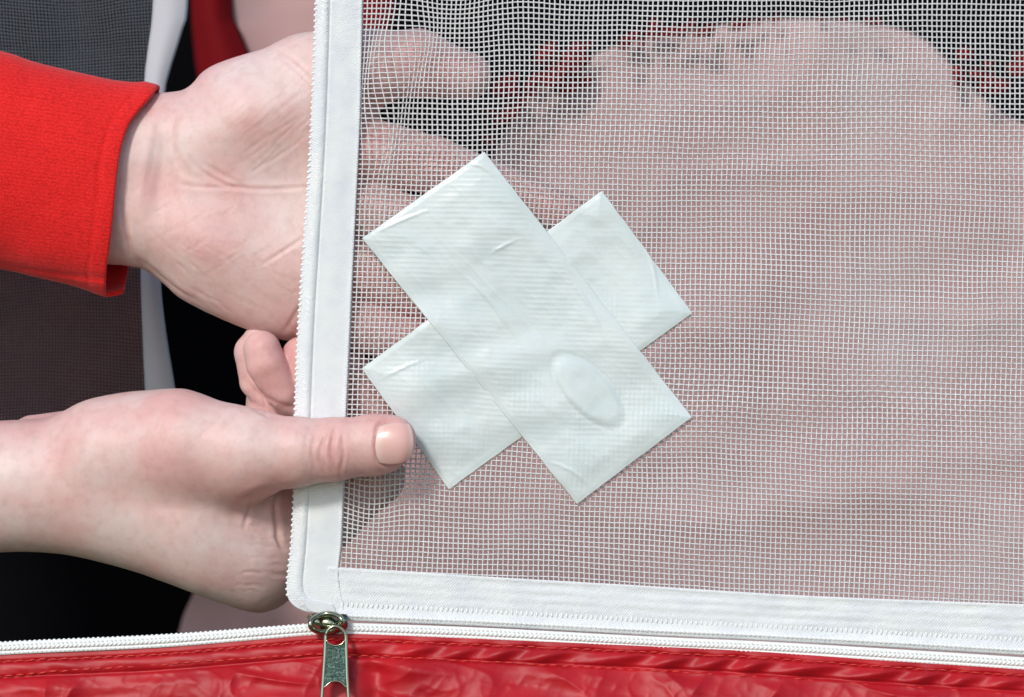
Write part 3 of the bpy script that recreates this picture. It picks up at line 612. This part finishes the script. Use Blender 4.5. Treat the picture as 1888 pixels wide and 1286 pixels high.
tag(h2, 'lower bare hand pinching the zipper edge, thumb with its nail in front of the mesh', 'hand')
def fdep0(px, py):
    i = np.clip(((px-B.lo[0])/B.h).round().astype(int), 0, fB.shape[0]-1); j = np.clip(((py-B.lo[1])/B.h).round().astype(int), 0, fB.shape[1]-1); return fB[i, j]
# thumb nail
def fdepth(px, py):
    i = np.clip(((px-B.lo[0])/B.h).round().astype(int), 0, fB.shape[0]-1); j = np.clip(((py-B.lo[1])/B.h).round().astype(int), 0, fB.shape[1]-1); return fB[i, j]
TH = -53; n = 40; s, t = np.meshgrid(np.linspace(-1, 1, n), np.linspace(-1, 1, n), indexing='ij')
xs = s*np.sqrt(1-.40*t*t); ys = t*np.sqrt(1-.30*s*s)
X = 727.5+35*xs; Y = 818+38*ys-2.5*s
dd = TH-6.2-np.sqrt(np.maximum(54**2-((Y-818))**2*1.02, 1))*.97+np.where(s > 0, 13*s**3, 4*s*s)
o = px_obj('fingernail', np.stack([X, Y, dd], -1).reshape(-1, 3), grid_faces(n, n), M['nail']); attr(o, 'along', ((s+1)/2).ravel()); o.parent = h2
md = o.modifiers.new('thickness', 'SOLIDIFY'); md.thickness = 3/PX; md.offset = 0

# ------------------------------------------------------------------ the far side seen through the netting and past the hands (about 0.3 m behind)
FAR = 3000
def sheet_poly(edge, down, name, mt, d0, amp, parent=None, n=220, m_=120, dirv=(0, 1)):
    e = curve(edge, n); t = np.linspace(0, 1, m_); X = e[:, None, 0]+t[None]*down[0]; Y = e[:, None, 1]+t[None]*(down[1]-e[:, None, 1]*(down[2] if len(down) > 2 else 0))
    Dd = d0+amp*(ridge(X/330., Y/260., 2)+1.2*fbm(X/190.+9, Y/300.))+0*Y
    o = px_obj(name, np.stack([X, Y, Dd], -1).reshape(-1, 3), grid_faces(n, m_), mt, parent)
    md = o.modifiers.new('thickness', 'SOLIDIFY'); md.thickness = 6/PX; return o
bl_ = empty('cloth_lining', P(1300, 1300, FAR).tolist()); tag(bl_, 'dusty pink cloth lining inside, seen blurred through the white mesh', 'cloth')
EDG = [(322, 1200), (345, 1120), (400, 1040), (560, 930), (690, 790), (770, 600), (850, 400), (905, 300), (935, 240), (980, 175), (1060, 120), (1150, 82), (1300, 52), (1450, 36), (1600, 44), (1690, 66), (1745, 112), (1800, 172), (1900, 235), (2100, 290), (2400, 330)]
sheet_poly(EDG, (0, 2000, 1), 'lining', M['lining'], FAR, -40, bl_)
# red edge of the lining: torn, uneven strip along its upper border
rr_ = np.random.RandomState(5); RP = []
for seg, cnt, wd in (([(905, 250), (935, 185), (985, 150), (1040, 115), (1100, 95)], 30, 26), ([(1140, 80), (1200, 66), (1290, 54), (1370, 54)], 22, 12), ([(1400, 40), (1500, 34), (1620, 46)], 9, 3), ([(1770, 125), (1810, 120), (1850, 140), (1900, 118), (2000, 150)], 22, 24)):
    p_ = curve(seg, 200)
    for k in range(cnt):
        q = p_[rr_.randint(200)]+rr_.randn(2)*wd*.7
        RP.append(blobs(np.array([[q[0], q[1], FAR-rr_.uniform(60, 160)]]), rr_.uniform(-1.2, .3), rr_.uniform(8, 10+wd), rr_.uniform(4, 4+wd*.5), 10, 7, 5))
o = px_obj('red_edge', *join(RP), M['far_red'], bl_); o['kind'] = 'stuff'
hf = empty('hanging_cloth', P(520, 60, 2100).tolist()); tag(hf, 'pinkish grey cloth with red borders hanging behind the upper hand', 'cloth')
sheet(curve([(425, -300), (425, 0), (440, 60), (470, 130), (520, 260)], 60), curve([(690, -300), (690, 0), (690, 60), (690, 130), (690, 200)], 60), 30, lambda x, y, t: 2100+30*np.sin(t*5+y/200.), M['lining'], 'cloth', hf, 6)
sheet(curve([(340, -300), (352, 0), (356, 70), (366, 150), (400, 280)], 60), curve([(427, -300), (427, 0), (442, 60), (472, 130), (522, 260)], 60), 12, lambda x, y, t: 2090-60*np.sin(t*3.1), M['far_red'], 'red_border', hf, 6)
sheet(curve([(655, -300), (660, 0), (664, 60), (668, 90)], 40), curve([(725, -300), (726, 0), (722, 40), (700, 90)], 40), 12, lambda x, y, t: 2080-30*np.sin(t*3.1), M['far_red'], 'red_border', hf, 6)
# far mesh window on the left with its pale trim
mw = empty('mesh_window', P(130, 800, 650).tolist()); tag(mw, 'dark mesh window with a pale grey border strip behind the hands at the left', 'mesh window')
def far_net(u, v): return u+5*np.sin(v/90.)+10*fbm(u/120., v/140.), v+6*np.sin(u/70.+v/200.)+12*fbm(u/150.+7, v/110.), 650+30*fbm(u/150., v/200.)
net(np.arange(-300, 285, 5.9), np.arange(-300, 900, 6.1), far_net, 6.1, .68, 'netting', M['net_far'], mw)
tl = curve([(292, -300), (284, 0), (275, 90), (268, 160), (264, 340), (262, 500), (266, 640), (270, 740), (275, 900)], 80); tr = curve([(352, -300), (346, 0), (334, 60), (312, 130), (302, 180), (294, 340), (294, 510), (304, 610), (322, 720), (350, 900)], 80)
sheet(tl, tr, 10, lambda x, y, t: 630-12*np.sin(t*3.1), M['trim'], 'border_strip', mw, 8)
x, y = np.meshgrid(np.linspace(-500, 284, 50), np.linspace(-400, 470, 50), indexing='ij')
o = px_obj('dark_stand_in', np.stack([x, y, 2300+120*fbm(x/160., y/240.)], -1).reshape(-1, 3), grid_faces(50, 50), M['blue']); tag(o, 'dark slate blue stand-in sheet behind the far mesh window, above the red sleeve', 'cloth')  # added sheet standing in for the dim background beyond the window
md = o.modifiers.new('thickness', 'SOLIDIFY'); md.thickness = 8/PX
x, y = np.meshgrid(np.linspace(-500, 284, 50), np.linspace(440, 1000, 40), indexing='ij')
o = px_obj('dark_stand_in', np.stack([x, y, 2200+120*fbm(x/160.+5, y/240.)], -1).reshape(-1, 3), grid_faces(50, 40), M['maroon']); tag(o, 'dark maroon stand-in sheet behind the far mesh window, below the red sleeve', 'cloth')  # second added sheet, maroon tone for the lower part of that background
md = o.modifiers.new('thickness', 'SOLIDIFY'); md.thickness = 8/PX
